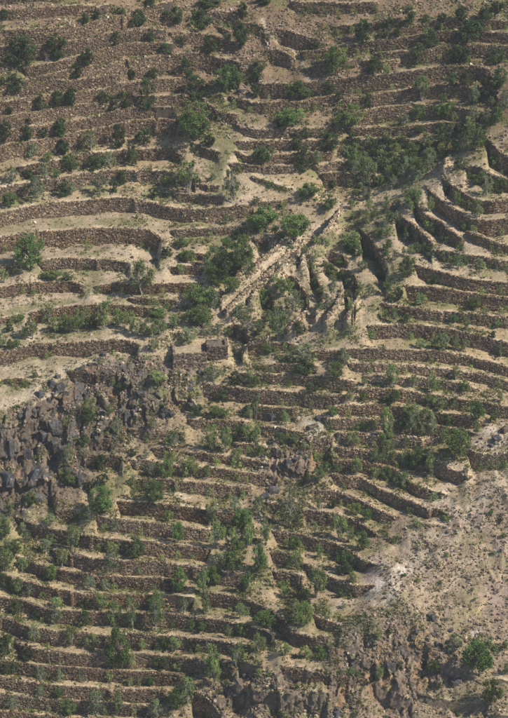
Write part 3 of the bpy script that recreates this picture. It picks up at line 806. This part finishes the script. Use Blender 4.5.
# loose stones on the ground
def scatter_ground(n, weight):
    out = []
    while sum(len(o) for o in out) < n:
        x = rng.uniform(-55, 563, 6000); y = rng.uniform(-45, 765, 6000)
        i = np.clip(np.round(y - Y0).astype(int), 0, NR - 1); j = np.clip(np.round(x - X0).astype(int), 0, NC - 1)
        ok = (rng.random(6000) < weight(x, y)) & (WALLG[i, j] == 0)
        out.append(np.stack([i[ok], j[ok]], -1))
    return np.concatenate(out)[:n]
def w_stone(x, y): return np.clip(.10 + .18 * zone_scree(x, y) + .6 * zone_rock(x, y) + .5 * zone_crag(x, y) + .5 * zone_upper(x, y), 0, 1) * np.clip((fbm(x / 25, y / 18, 5, 3) - .3) * 3, .1, 1)
ij = scatter_ground(29000, w_stone); n = len(ij)
orow = []
for ln in lines:
    if ln['kind'] == 'o':
        for c in np.where(ln['a'] > 0)[0]:
            k_ = 1 + int(2.5 * abs(ln['T'][min(c + 1, NC - 1)] - ln['T'][c]))
            for _ in range(k_ * 2): orow.append((int(np.clip(round(ln['T'][c] + rng.normal(1.5, 1.8) - Y0), 0, NR - 1)), int(np.clip(c + rng.integers(-1, 2), 0, NC - 1))))
ij = np.concatenate([np.array(orow), ij]); n = len(ij); nor = len(orow)
g = P3[ij[:, 0], ij[:, 1]]; s = 0.035 + 0.14 * rng.random(n) ** 4 + .03 * rng.random(n)
a = rng.uniform(0, 6.28, n); tx = np.stack([np.cos(a), np.sin(a), rng.normal(0, .2, n)], -1); ty = np.stack([-np.sin(a), np.cos(a), rng.normal(0, .2, n)], -1); tz = np.cross(tx, ty)
s[:nor] = rng.uniform(.05, .17, nor)
half = s[:, None] * rng.uniform(.6, 1.3, (n, 3)); cl = np.where(np.arange(n)[:, None] < nor, np.array([[.30, .235, .155]]), np.array([[.225, .175, .125]])) * rng.lognormal(0, .4, n)[:, None] * (1 + rng.normal(0, .06, (n, 3)))
link("loose_stones", stone_boxes("loose_stones", g + np.array([0, 0, .02]), tx, ty, tz, half, np.clip(cl, .03, .6), M_STONE, .3, 6), kind="stuff", label="loose stones and rubble strewn over the terraces", category="stones")

# weeds and grass tufts
def w_weed(x, y):
    return np.clip((fbm(x / 16, y / 9, 8, 3) - .46) * 4.5, .05, 1) * (1 - .7 * zone_scree(x, y)) * (1 - .5 * zone_pale(x, y)) * (1 - .3 * zone_crag(x, y))
ij = scatter_ground(34000, w_weed); nb = 7
g = np.repeat(P3[ij[:, 0], ij[:, 1]], nb, 0) + np.concatenate([rng.normal(0, .16, (len(ij) * nb, 2)), np.full((len(ij) * nb, 1), -.02)], 1)
n = len(g); hgt = np.repeat(rng.uniform(.10, .36, len(ij)), nb) * rng.uniform(.5, 1.2, n); a = rng.uniform(0, 6.28, n); wd = .045 + .06 * rng.random(n)
dirv = np.stack([np.cos(a), np.sin(a), np.zeros(n)], -1); lean = np.stack([np.cos(a + 1.3), np.sin(a + 1.3), np.zeros(n)], -1) * (hgt * rng.uniform(.1, .8, n))[:, None]
V = np.stack([g - dirv * wd[:, None], g + dirv * wd[:, None], g + lean + np.stack([np.zeros(n), np.zeros(n), hgt], -1)], 1)
cl = np.repeat(np.where(rng.random((len(ij), 1)) < .3, np.array([[1.5, 1.15, 1.0]]), np.array([[1., 1., 1.]])) * rng.lognormal(0, .25, (len(ij), 1)), nb * 3, 0)
link("weeds", mesh_np("weeds", V.reshape(-1, 3), np.arange(n * 3).reshape(-1, 3), 3, cl, False, M_WEED), kind="stuff", label="low green weeds and dry grass tufts along the terrace beds", category="weeds")

# ------------------------------------------------------------------ trees
def tube(path, rad, sides=5):
    V, F = [], []
    path = np.array(path)
    for i, p in enumerate(path):
        d = path[min(i + 1, len(path) - 1)] - path[max(i - 1, 0)]; d = d / (np.linalg.norm(d) + 1e-9)
        u = np.cross(d, [0.3, 1, 0.1]); u /= np.linalg.norm(u); v = np.cross(d, u)
        for k in range(sides):
            an = 2 * math.pi * k / sides; V.append(p + rad[i] * (u * math.cos(an) + v * math.sin(an)))
    for i in range(len(path) - 1):
        for k in range(sides): F.append([i * sides + k, i * sides + (k + 1) % sides, (i + 1) * sides + (k + 1) % sides, (i + 1) * sides + k])
    return np.array(V), np.array(F)

def make_tree(kind, seed):
    """unit tree: height 1, crown about 1 wide; returns (trunk mesh, crown mesh)"""
    r = np.random.default_rng(seed)
    TV, TF, n0 = [], [], 0
    def add(path, rad, sides=5):
        nonlocal n0
        v, f = tube(path, rad, sides); TV.append(v); TF.append(f + n0); n0 += len(v)
    lobes = []
    if kind == 's':
        stems = r.integers(2, 5); zlo = .30
    elif kind == 'g':
        stems = r.integers(1, 4); zlo = .22
    else:
        stems = r.integers(1, 3); zlo = .12 if kind == 'd' else .2
    nl = {'d': 30, 's': 30, 'b': 42, 'g': 36}[kind]
    tips = []
    for sidx in range(stems):
        an = r.uniform(0, 6.28); sp = r.uniform(.05, .28) * (1 if stems > 1 else .2)
        top = np.array([math.cos(an) * sp, math.sin(an) * sp, r.uniform(.62, .9)])
        bend = r.normal(0, .03, 3)
        p0 = np.array([math.cos(an) * .03, math.sin(an) * .03, -.06]); mid = p0 * .5 + top * .5 + bend
        rb = {'d': .04, 's': .026, 'b': .04, 'g': .03}[kind]
        add([p0, p0 * .75 + mid * .25, mid, mid * .4 + top * .6, top], [rb, rb * .85, rb * .62, rb * .4, rb * .15], 6)
        tips.append((p0, mid, top))
    for k in range(nl):
        for _ in range(40):
            z = r.uniform(zlo, 1.0)
            if kind == 's': prof = .36 * math.sin(math.pi * min(1, max(0, (z - .12) / .95))) ** .7 + .05
            elif kind == 'g': prof = .46 * math.sin(math.pi * min(1, max(0, (z - .05) / 1.02))) ** .6
            elif kind == 'b': prof = .5 * math.sin(math.pi * min(1, max(0, (z - .02) / 1.06))) ** .55
            else: prof = .5 * math.sin(math.pi * min(1, max(0, (z + .06) / 1.14))) ** .6
            an = r.uniform(0, 6.28); q = prof * math.sqrt(r.random())
            c = np.array([q * math.cos(an), q * math.sin(an), z * .92])
            if all(np.linalg.norm(c - l[0]) > .085 for l in lobes): break
        lr = r.uniform(.055, .135) * (1.1 if kind in 'db' else .95)
        lobes.append((c, lr))
        t = tips[r.integers(len(tips))]; st = t[1] * r.uniform(.3, 1) + t[0] * 0 ; st = t[0] + (t[1] - t[0]) * r.uniform(.5, 1.0) if r.random() < .5 else t[1] + (t[2] - t[1]) * r.uniform(0, .8)
        md = st * .5 + c * .5 + np.array([0, 0, .03]); rb = .012 if kind != 'b' else .015
        add([st, md, c], [rb, rb * .7, rb * .25], 4)
    tr = mesh_np("trunk", np.concatenate(TV), np.concatenate(TF), 4, None, True, M_BARK[kind])
    per = {'d': 175, 's': 150, 'b': 150, 'g': 120}[kind]
    cs, ls = [], []
    for c, lr in lobes:
        m = int(per * (lr / .10) ** 2)
        d = r.normal(size=(m, 3)); d /= np.linalg.norm(d, axis=1)[:, None]
        rad = lr * np.abs(r.normal(0, .62, (m, 1)))
        p = c + d * rad * np.array([1.05, 1.05, .9 if kind != 's' else 1.2]); cs.append(p); ls.append(np.full((m, 1), r.lognormal(0, .2)))
    cs = np.concatenate(cs); tint = np.concatenate(ls); cs[:, 2] = np.maximum(cs[:, 2], .04); m = len(cs)
    size = {'d': .024, 's': .020, 'b': .019, 'g': .018}[kind] * r.uniform(.7, 1.4, m)
    u = r.normal(size=(m, 3)); u[:, 2] *= .7; u /= np.linalg.norm(u, axis=1)[:, None]; w = r.normal(size=(m, 3)); v = np.cross(u, w); v /= np.linalg.norm(v, axis=1)[:, None]
    su, sv = (u * size[:, None] * 1.25), (v * size[:, None] * .62)
    nn = np.cross(u, v) * size[:, None] * .25
    quad = np.stack([cs - su, cs - sv + nn, cs + su, cs + sv + nn], 1)
    tint = tint * r.lognormal(0, .22, (m, 1)); tc = np.repeat(np.repeat(tint, 3, 1) * np.array([1, 1, 1]), 4, 0)
    cr = mesh_np("crown", quad.reshape(-1, 3), np.arange(m * 4).reshape(-1, 4), 4, tc, False, M_LEAF[kind])
    return tr, cr
PROTO = {k: [make_tree(k, 500 + 31 * i + ord(k)) for i in range(7 if k in 'ds' else 4)] for k in 'dsbg'}

def undergrowth(n_plants, leaves):
    r = np.random.default_rng(77); V_, T_ = [], []
    tries = 0; cnt = 0
    ws = [l for l in walls if l['vis'] and l['zone'] in ('MR', 'CE', 'LL', 'LC', 'SP', 'GU', 'LF', 'UR', 'UC')]
    while cnt < n_plants:
        ln = ws[r.integers(len(ws))]; c = int(r.integers(max(62, ln['pts'][0, 0] - X0), min(NC - 62, ln['pts'][-1, 0] - X0) + 1))
        if ln['a'][c] < .5 or fbm(np.array([c / 30.]), np.array([ln['T'][c] / 30.]), 3, 2)[0] < .42: continue
        g = ground_at(cx[c], ln['T'][c] + ln['we'][c] + r.uniform(.6, 3.5)); hgt = r.uniform(.5, 1.5); wdt = hgt * r.uniform(.35, .6)
        m = int(leaves * hgt); z = r.random(m) ** .8; a_ = r.uniform(0, 6.28, m); q = wdt * np.sqrt(r.random(m)) * (1.05 - .6 * z)
        cen = g + np.stack([q * np.cos(a_), q * np.sin(a_), z * hgt], -1)
        u = r.normal(size=(m, 3)); u /= np.linalg.norm(u, axis=1)[:, None]; w_ = r.normal(size=(m, 3)); v = np.cross(u, w_); v /= np.linalg.norm(v, axis=1)[:, None]
        sz = r.uniform(.035, .075, (m, 1)); V_.append(np.stack([cen - u * sz * 1.3, cen - v * sz * .7, cen + u * sz * 1.3, cen + v * sz * .7], 1).reshape(-1, 3))
        T_.append(np.full((m * 4, 3), r.lognormal(0, .3)) * np.array([r.uniform(.9, 1.25), 1, r.uniform(.8, 1.1)])); cnt += 1
    V_ = np.concatenate(V_)
    return mesh_np("undergrowth", V_, np.arange(len(V_)).reshape(-1, 4), 4, np.concatenate(T_), False, M_LEAF['s'])
link("undergrowth", undergrowth(700, 130), kind="stuff", label="knee-high leafy bushes growing along the feet of the terrace walls", category="undergrowth")

# tile origin -> base x, base y, width, height (quarter pixels), optional kind
T = {
(0, 0): "15,50,40,50 90,190,130,110,d 230,185,80,110 340,95,40,45 390,75,40,35 480,55,45,30 460,180,45,60 345,225,60,80 305,280,50,75 220,245,25,50 60,345,75,75 160,400,55,70 230,395,70,70 285,405,60,80 415,380,50,55 450,430,55,60 240,505,60,85 35,445,30,40 490,350,40,35 500,405,40,45 10,345,25,45 480,508,45,35 110,500,30,30 40,250,60,40",
(127, 0): "40,95,70,75 90,145,40,60 155,180,60,50 200,95,60,80 285,110,110,80,d 330,210,70,80 450,190,70,110 220,165,60,45 240,305,60,80 20,310,40,50 80,400,70,130 10,415,50,100 280,390,80,100 400,370,110,120,b 270,500,140,105,b 90,20,60,30 155,30,35,35 460,70,50,70 330,20,120,40,d 110,290,50,50",
(254, 0): "430,165,80,100 330,300,100,130,b 300,330,60,60 175,395,110,80,b 480,295,80,70 455,425,40,70 340,390,40,45 375,495,130,100,b 150,500,120,70,b 30,20,80,40,d 230,160,40,30 10,390,40,60 10,300,60,90",
(381, 0): "115,95,65,75 180,85,35,30 245,115,60,70 70,145,40,40 40,100,40,40 200,190,70,90 150,260,70,90 360,165,130,100,d 325,85,60,70 420,80,60,70 470,50,70,50 300,250,70,80 340,250,60,70 460,250,70,60 165,400,70,110,s 285,345,60,60 340,345,60,70 430,380,70,110 475,350,70,90 15,150,40,40 95,500,70,50 150,480,60,70 350,500,60,70 460,500,70,80 420,490,60,60 490,440,60,80",
(0, 120): "20,95,60,100 105,85,50,75 170,70,45,50 240,50,60,60 360,120,80,90 475,105,60,100 130,155,60,70 250,135,60,65 280,205,80,75 375,195,80,60 435,190,80,70 45,255,60,80,g 180,235,60,70,g 145,325,90,110,g 260,305,60,75 290,300,50,60,g 390,300,80,90,g 455,290,40,60 490,260,40,60 40,345,60,60 190,165,40,40 110,225,50,40 15,95,40,80 225,230,40,40",
(127, 120): "70,95,80,75 20,180,60,90 270,80,140,120,b 330,110,50,60 245,290,90,150,s 200,260,50,60 105,310,40,50 415,330,80,150,g 340,245,40,40,g 400,415,50,40 450,470,60,40 490,450,50,60 220,508,60,40 155,270,40,50",
(254, 120): "150,30,100,40 100,30,60,40 160,110,60,80 210,70,50,45 300,100,80,80 400,100,70,60 470,150,60,90 40,180,80,90 190,150,70,80 190,205,60,50 255,180,50,60,s 310,230,40,50 375,155,50,60 410,200,50,70 480,270,50,80 420,270,60,80 220,330,120,110,b 300,360,90,90,b 440,320,90,80,g 50,450,120,110,b 160,480,140,120,b 390,500,110,100,b 270,500,70,50 480,400,60,80 10,340,40,40",
(381, 120): "20,80,50,50 40,280,90,90,g 90,240,90,90,g 130,330,100,100,b 200,200,70,100,g 180,130,70,90,s 250,120,70,60 370,120,100,110,b 330,60,60,60 460,190,50,60 430,300,60,90,g 400,260,80,60 480,290,50,60 310,200,40,60 270,290,50,60 300,340,50,80 385,390,60,80 200,370,50,90 120,370,40,60 190,430,50,50 110,490,70,60,g 220,440,50,50 330,410,50,50 20,370,60,70 30,470,60,60 480,40,80,50 80,120,60,60 110,170,60,60 50,200,60,60 100,300,60,60 150,250,60,70",
(0, 240): "120,122,112,152,b 10,430,40,60 130,395,70,90,s 190,330,70,70 220,365,60,60,s 260,360,60,70,s 310,365,60,100,s 345,350,60,90,s 375,350,60,60 415,360,60,120,s 430,300,50,80,s 470,350,50,80,s 495,350,50,70,s 40,365,40,30 85,320,30,25 15,170,40,60 220,160,60,40 180,158,50,28 270,160,45,28 95,395,30,50 35,435,30,40 65,430,30,35 285,370,50,70,s",
(127, 240): "65,210,100,150,s 20,375,60,90,s 60,385,60,80,s 100,390,70,90,s 135,380,60,70 110,450,50,70,s 120,305,70,50 240,60,60,60 160,65,50,40 210,140,40,50 345,110,70,90 400,150,110,120,d 460,130,90,150,b 360,180,90,80 300,270,130,100,b 290,350,110,90,b 350,270,80,80,g 250,405,100,60,g 360,380,60,50,g 450,320,80,70,g 480,370,80,80,g 420,200,80,60,b 260,230,60,60,g",
(254, 240): "120,220,80,80,b 160,290,90,100,g 95,400,80,150,s 40,270,60,80 310,230,70,130,g 290,280,90,80,g 250,200,50,80 400,50,80,70,b 280,20,80,40 350,70,60,50 430,130,70,70 400,210,50,60 460,230,60,80,g 185,380,50,60 20,380,50,70 200,480,140,70,g 60,430,60,40 380,380,60,40 360,490,80,60,g 470,400,60,40 60,340,60,70,s 130,340,60,60,g 260,290,50,60",
(381, 240): "110,150,90,120,b 30,210,70,80 70,240,60,70 195,50,60,60 250,80,70,70 310,110,70,70 340,80,40,50 160,260,70,70 215,170,50,50 475,190,30,50 395,110,50,40 380,280,50,60 105,330,40,50 50,330,50,80,s 15,320,40,60 290,300,50,50 345,360,40,70 280,350,30,30 450,390,25,30 250,440,50,70 215,430,40,60 300,440,40,70 330,445,40,50 160,430,50,40 470,340,40,40 480,460,40,50 20,130,60,70 60,80,60,60",
(0, 360): "365,235,60,90,s 470,290,60,80,g 350,270,60,60 265,300,40,50 335,350,50,50 270,420,60,90,g 270,495,70,70 410,440,60,70 400,25,30,35 440,220,40,60 480,140,40,40 410,500,50,50 360,490,45,45 140,70,30,20 450,120,40,40",
(127, 360): "120,100,80,45 340,90,100,65,g 440,100,60,60 490,100,60,60 385,165,60,50 285,190,50,50 350,230,60,50 390,225,50,40 490,240,40,60 190,350,80,70,g 340,360,60,110,s 390,370,60,110,s 440,310,60,60 480,320,60,70 250,430,80,70 105,460,70,60 165,470,60,80 435,420,40,60 110,508,80,50 260,470,50,70,s 320,475,40,60 20,385,40,30 75,395,40,40 15,500,40,60 100,275,40,50",
(254, 360): "200,50,90,70,d 330,75,70,70 10,110,30,50 230,130,50,40 350,130,40,40 380,160,40,40 435,170,40,50 440,100,30,30 315,220,40,40 130,260,40,50 170,290,60,40 10,240,50,110,s 10,330,40,70 100,340,50,50 200,365,30,35 395,350,60,70 20,390,40,50 410,420,50,60,s 410,460,50,70,s 285,450,50,40 490,400,60,60 260,490,60,60 340,450,40,40 430,260,40,40 480,470,60,50 120,200,40,50",
(381, 360): "45,110,60,100 130,110,40,60 205,130,60,80 300,80,40,60 130,200,100,70 230,200,80,60 290,200,60,60 380,240,70,80 480,170,30,40 270,240,60,50 450,250,40,50 20,300,60,120,s 120,270,80,110,g 205,290,60,100,g 100,310,40,50 290,400,130,145,b 385,300,40,60 30,410,70,90 140,440,90,100 200,470,50,100 30,470,60,50 90,505,90,70 345,455,30,40 330,120,50,50 250,330,60,70",
(0, 480): "400,130,100,110,b 360,170,60,70,g 290,280,70,110 120,100,60,60 40,150,60,80 180,290,70,60,g 250,350,60,80 450,380,80,130,g 440,290,50,50 90,370,60,60 60,300,60,70 20,230,50,60 360,440,60,60 425,430,50,50 110,470,60,60 20,430,50,60 200,180,60,50 60,440,50,60 210,400,40,60 460,210,50,50 410,508,60,70,s 340,500,50,50 220,508,60,40 30,330,40,60 100,200,60,60,g 30,290,60,60,g",
(127, 480): "110,90,90,90 330,140,60,110,s 465,70,50,40,g 470,200,80,100 480,270,50,90,s 205,250,60,90 30,310,80,90 355,270,70,110 420,280,60,90 430,360,90,80 205,450,70,100 310,460,60,110,s 125,470,70,90,g 480,430,50,70 20,80,30,60 40,20,40,50 165,170,40,50 110,508,80,50 20,508,50,50 230,508,50,40 45,380,30,40 370,340,80,60",
(254, 480): "140,190,120,170,g 20,140,50,80 50,260,60,110 20,370,60,120 170,360,60,80 250,470,90,130 345,240,80,110 430,280,60,80 370,370,80,90 350,320,60,60 450,170,50,60 410,140,50,50 260,120,30,50 340,470,40,40 120,470,40,50 210,490,60,60 160,280,50,60 260,310,40,60 390,410,40,40 310,110,40,40 385,250,50,70",
(381, 480): "235,415,18,16 440,135,22,18 470,455,22,20 265,310,24,18 450,300,36,18 365,445,18,16 375,480,18,14 490,235,24,24 90,390,26,16 260,165,40,22 480,160,26,18 150,405,26,18",
(0, 591): "215,100,70,90,g 145,110,50,40 140,210,60,90,g 30,250,80,90 110,280,60,70 285,220,60,80 370,210,60,60 460,130,60,110,s 480,310,110,170,b 165,360,60,60 240,360,50,50 330,360,50,50 20,330,50,50 65,330,40,50 270,490,70,60 390,480,100,110,g 50,470,70,50 470,490,40,110,s 165,420,50,50 230,420,40,50 60,90,50,50 340,130,50,60 430,350,40,50",
(127, 591): "115,160,70,160,s 20,150,60,130,s 225,90,50,70,g 315,95,40,60 450,110,50,60 255,160,30,50 400,190,30,60,s 460,170,50,60 305,170,40,50 150,230,40,60 190,240,60,60 330,290,90,130 440,305,70,100,s 350,390,60,110,s 245,450,70,120,s 130,300,60,60 210,320,60,40 90,380,40,50 200,470,80,90,b 120,505,80,70,g 270,240,50,50 15,260,40,70 10,370,30,40 60,210,40,50",
(254, 591): "50,140,100,70,b 160,90,60,60 200,140,80,100,b 20,240,60,70 125,260,50,50 205,270,50,50 270,285,40,40 290,285,45,40 385,300,40,30 205,50,50,50 360,70,30,30 500,230,40,60 500,400,40,60 265,210,40,24 415,300,24,20",
(381, 591): "395,335,130,165,b 440,440,80,110,b 210,340,50,50 290,250,90,70,g 305,490,30,22 500,240,30,40 500,330,30,50 265,115,26,14 340,155,24,12 140,105,24,12 75,325,36,40 230,395,30,36",
}
trees = []
for (ox, oy), s_ in T.items():
    for it in s_.split():
        f = it.split(','); x = ox + float(f[0]) / 4; y = oy + float(f[1]) / 4; w = float(f[2]) / 4; h = float(f[3]) / 4
        if len(f) > 4: k = f[4]
        elif y < 150 and not (x > 380 and y > 95): k = 'd'
        else: k = random.choice('ds' if h > 1.35 * w else 'dbg') if y < 200 else random.choice('ssb' if h > 1.2 * w else 'ssbbgd')
        trees.append([x, y, w, h, k])
for t in trees:
    if 296 < t[0] < 470 and 175 < t[1] < 335: t[2] *= .72; t[3] *= .78
for t in trees:
    if t[1] > 360: t[2] *= .9
# duplicates from overlapping tiles
uniq = []
for t in trees:
    if all(abs(t[0] - u[0]) > 5 or abs(t[1] - u[1]) > 5 for u in uniq): uniq.append(t)
trees = uniq
def wall_behind(x, y):
    best = None
    for ln in walls:
        if not ln['vis']: continue
        c = int(np.clip(round(x - X0), 0, NC - 1))
        if ln['a'][c] < 0: continue
        t = ln['T'][c] + ln['we'][c] * .6
        if t <= y + 2 and (best is None or t > best[0]): best = (t, ln)
    return best[1] if best and y - best[0] < 45 else None
# thickets in the gully and at the foot of the spur
thick = [(385, 166, 50, 22, 22), (225, 262, 28, 24, 6), (195, 325, 22, 16, 5), (425, 148, 38, 14, 8), (470, 120, 34, 28, 10), (240, 560, 34, 50, 5), (25, 560, 30, 50, 6), (410, 430, 50, 40, 12), (330, 285, 60, 45, 12), (372, 214, 26, 26, 12), (402, 242, 26, 20, 8)]
for (bx, by, rx_, ry_, n_) in thick:
    got = 0
    for _ in range(400):
        if got >= n_: break
        an, q = rng.uniform(0, 6.28), math.sqrt(rng.random()); x, y = bx + rx_ * q * math.cos(an), by + ry_ * q * math.sin(an)
        if any(abs(x - t[0]) < 5 and abs(y - t[1]) < 5 for t in trees): continue
        w = rng.uniform(9, 16) * (.7 if bx in (330, 372, 402) else 1); trees.append([x, y, w, w * rng.uniform(1.0, 1.6), random.choice('ssgb')]); got += 1
for ln in walls:
    p = ln['pts']
    if ln['zone'] in ('GU', 'SP') and np.polyfit(p[:, 0], p[:, 1], 1)[0] > .35:
        for x in np.arange(p[0, 0] + 3, p[-1, 0] - 1, 6.0):
            c = int(round(x - X0)); w = rng.uniform(6, 10)
            if rng.random() < .8: trees.append([x, ln['T'][c] + ln['we'][c] + rng.uniform(1, 4), w, w * rng.uniform(1.1, 1.7), random.choice('sbb')])
trees.sort(key=lambda t: -t[3] - .3 * t[2])
by_wall = {}
for ti, t in enumerate(trees):
    t.append('tree' if ti < 300 else 'shrub')
    t[1] = snap_tread(t[0], t[1])
    w_ = wall_behind(t[0], t[1]); t.append(w_)
    by_wall.setdefault((id(w_), t[5]), []).append(t)
nm = {'d': ("dark green dense", "oak_tree"), 's': ("pale slender", "x"), 'b': ("bright green broad", "x"), 'g': ("grey-green wispy", "x")}
print("trees", sum(t[5] == 'tree' for t in trees), "shrubs", sum(t[5] == 'shrub' for t in trees))
for (wid, kd), ts in by_wall.items():
    ts.sort(key=lambda t: t[0])
    for i, t in enumerate(ts):
        x, y, w, h, k, kd, wl = t
        g = ground_at(x, y)
        trm, crm = PROTO[k][int(rng.integers(len(PROTO[k])))]
        where = f"below {ordinal(wl['ord'])} wall of the {ZONES[wl['zone']]}" if wl else "on open ground away from any wall"
        pos = f"{ordinal(i + 1)} from left" if len(ts) > 1 else "the only one"
        sizew = ("tall " if h > 24 else "small " if h < 16 else "") if kd == 'tree' else ("low " if h < 9 else "")
        lab = f"{sizew}{nm[k][0]} {kd}, {pos} {where}"
        e = link("terrace_" + kd if kd == 'tree' else "shrub", None, label=lab, category=kd, group="trees planted along the terraces" if kd == 'tree' else "shrubs on the terraces")
        e.location = g - np.array([0, 0, .04]); e.rotation_euler = (rng.normal(0, .04), rng.normal(0, .04), rng.uniform(0, 6.28))
        m = PXM * (1.0 if k != 's' else 1.15)
        e.scale = (w * m, w * m, h * PXM * 1.05)
        link("trunk", trm, e); link("crown", crm, e)

# ------------------------------------------------------------------ thin dusty air between the two valley sides
pall = np.concatenate([P3.reshape(-1, 3), AP.reshape(-1, 3)]); pmin, pmax = pall.min(0), pall.max(0)
lo = np.array([min(pmin[0], -60) - 20, CAM[1] - 20, min(pmin[2], CAM[2]) - 3]); hi = np.array([max(pmax[0], 60) + 20, pmax[1] + 20, max(pmax[2] + 12, CAM[2] + 5)])
hv = np.where(BOX > 0, hi, lo)
hz = link("haze", mesh_np("haze", hv, np.array([[0, 1, 5, 4], [1, 2, 6, 5], [3, 0, 4, 7], [4, 5, 6, 7], [0, 3, 2, 1], [2, 3, 7, 6]]), 4), kind="stuff")
mh = bpy.data.materials.new("haze_air"); mh.use_nodes = True; nt = mh.node_tree
for n_ in list(nt.nodes): nt.nodes.remove(n_)
ho = nt.nodes.new("ShaderNodeOutputMaterial"); pv = nt.nodes.new("ShaderNodeVolumePrincipled")
pv.inputs["Color"].default_value = (0.86, 0.9, 0.95, 1); pv.inputs["Density"].default_value = 0.00014; pv.inputs["Anisotropy"].default_value = 0.2
nt.links.new(pv.outputs[0], ho.inputs["Volume"]); hz.data.materials.append(mh)
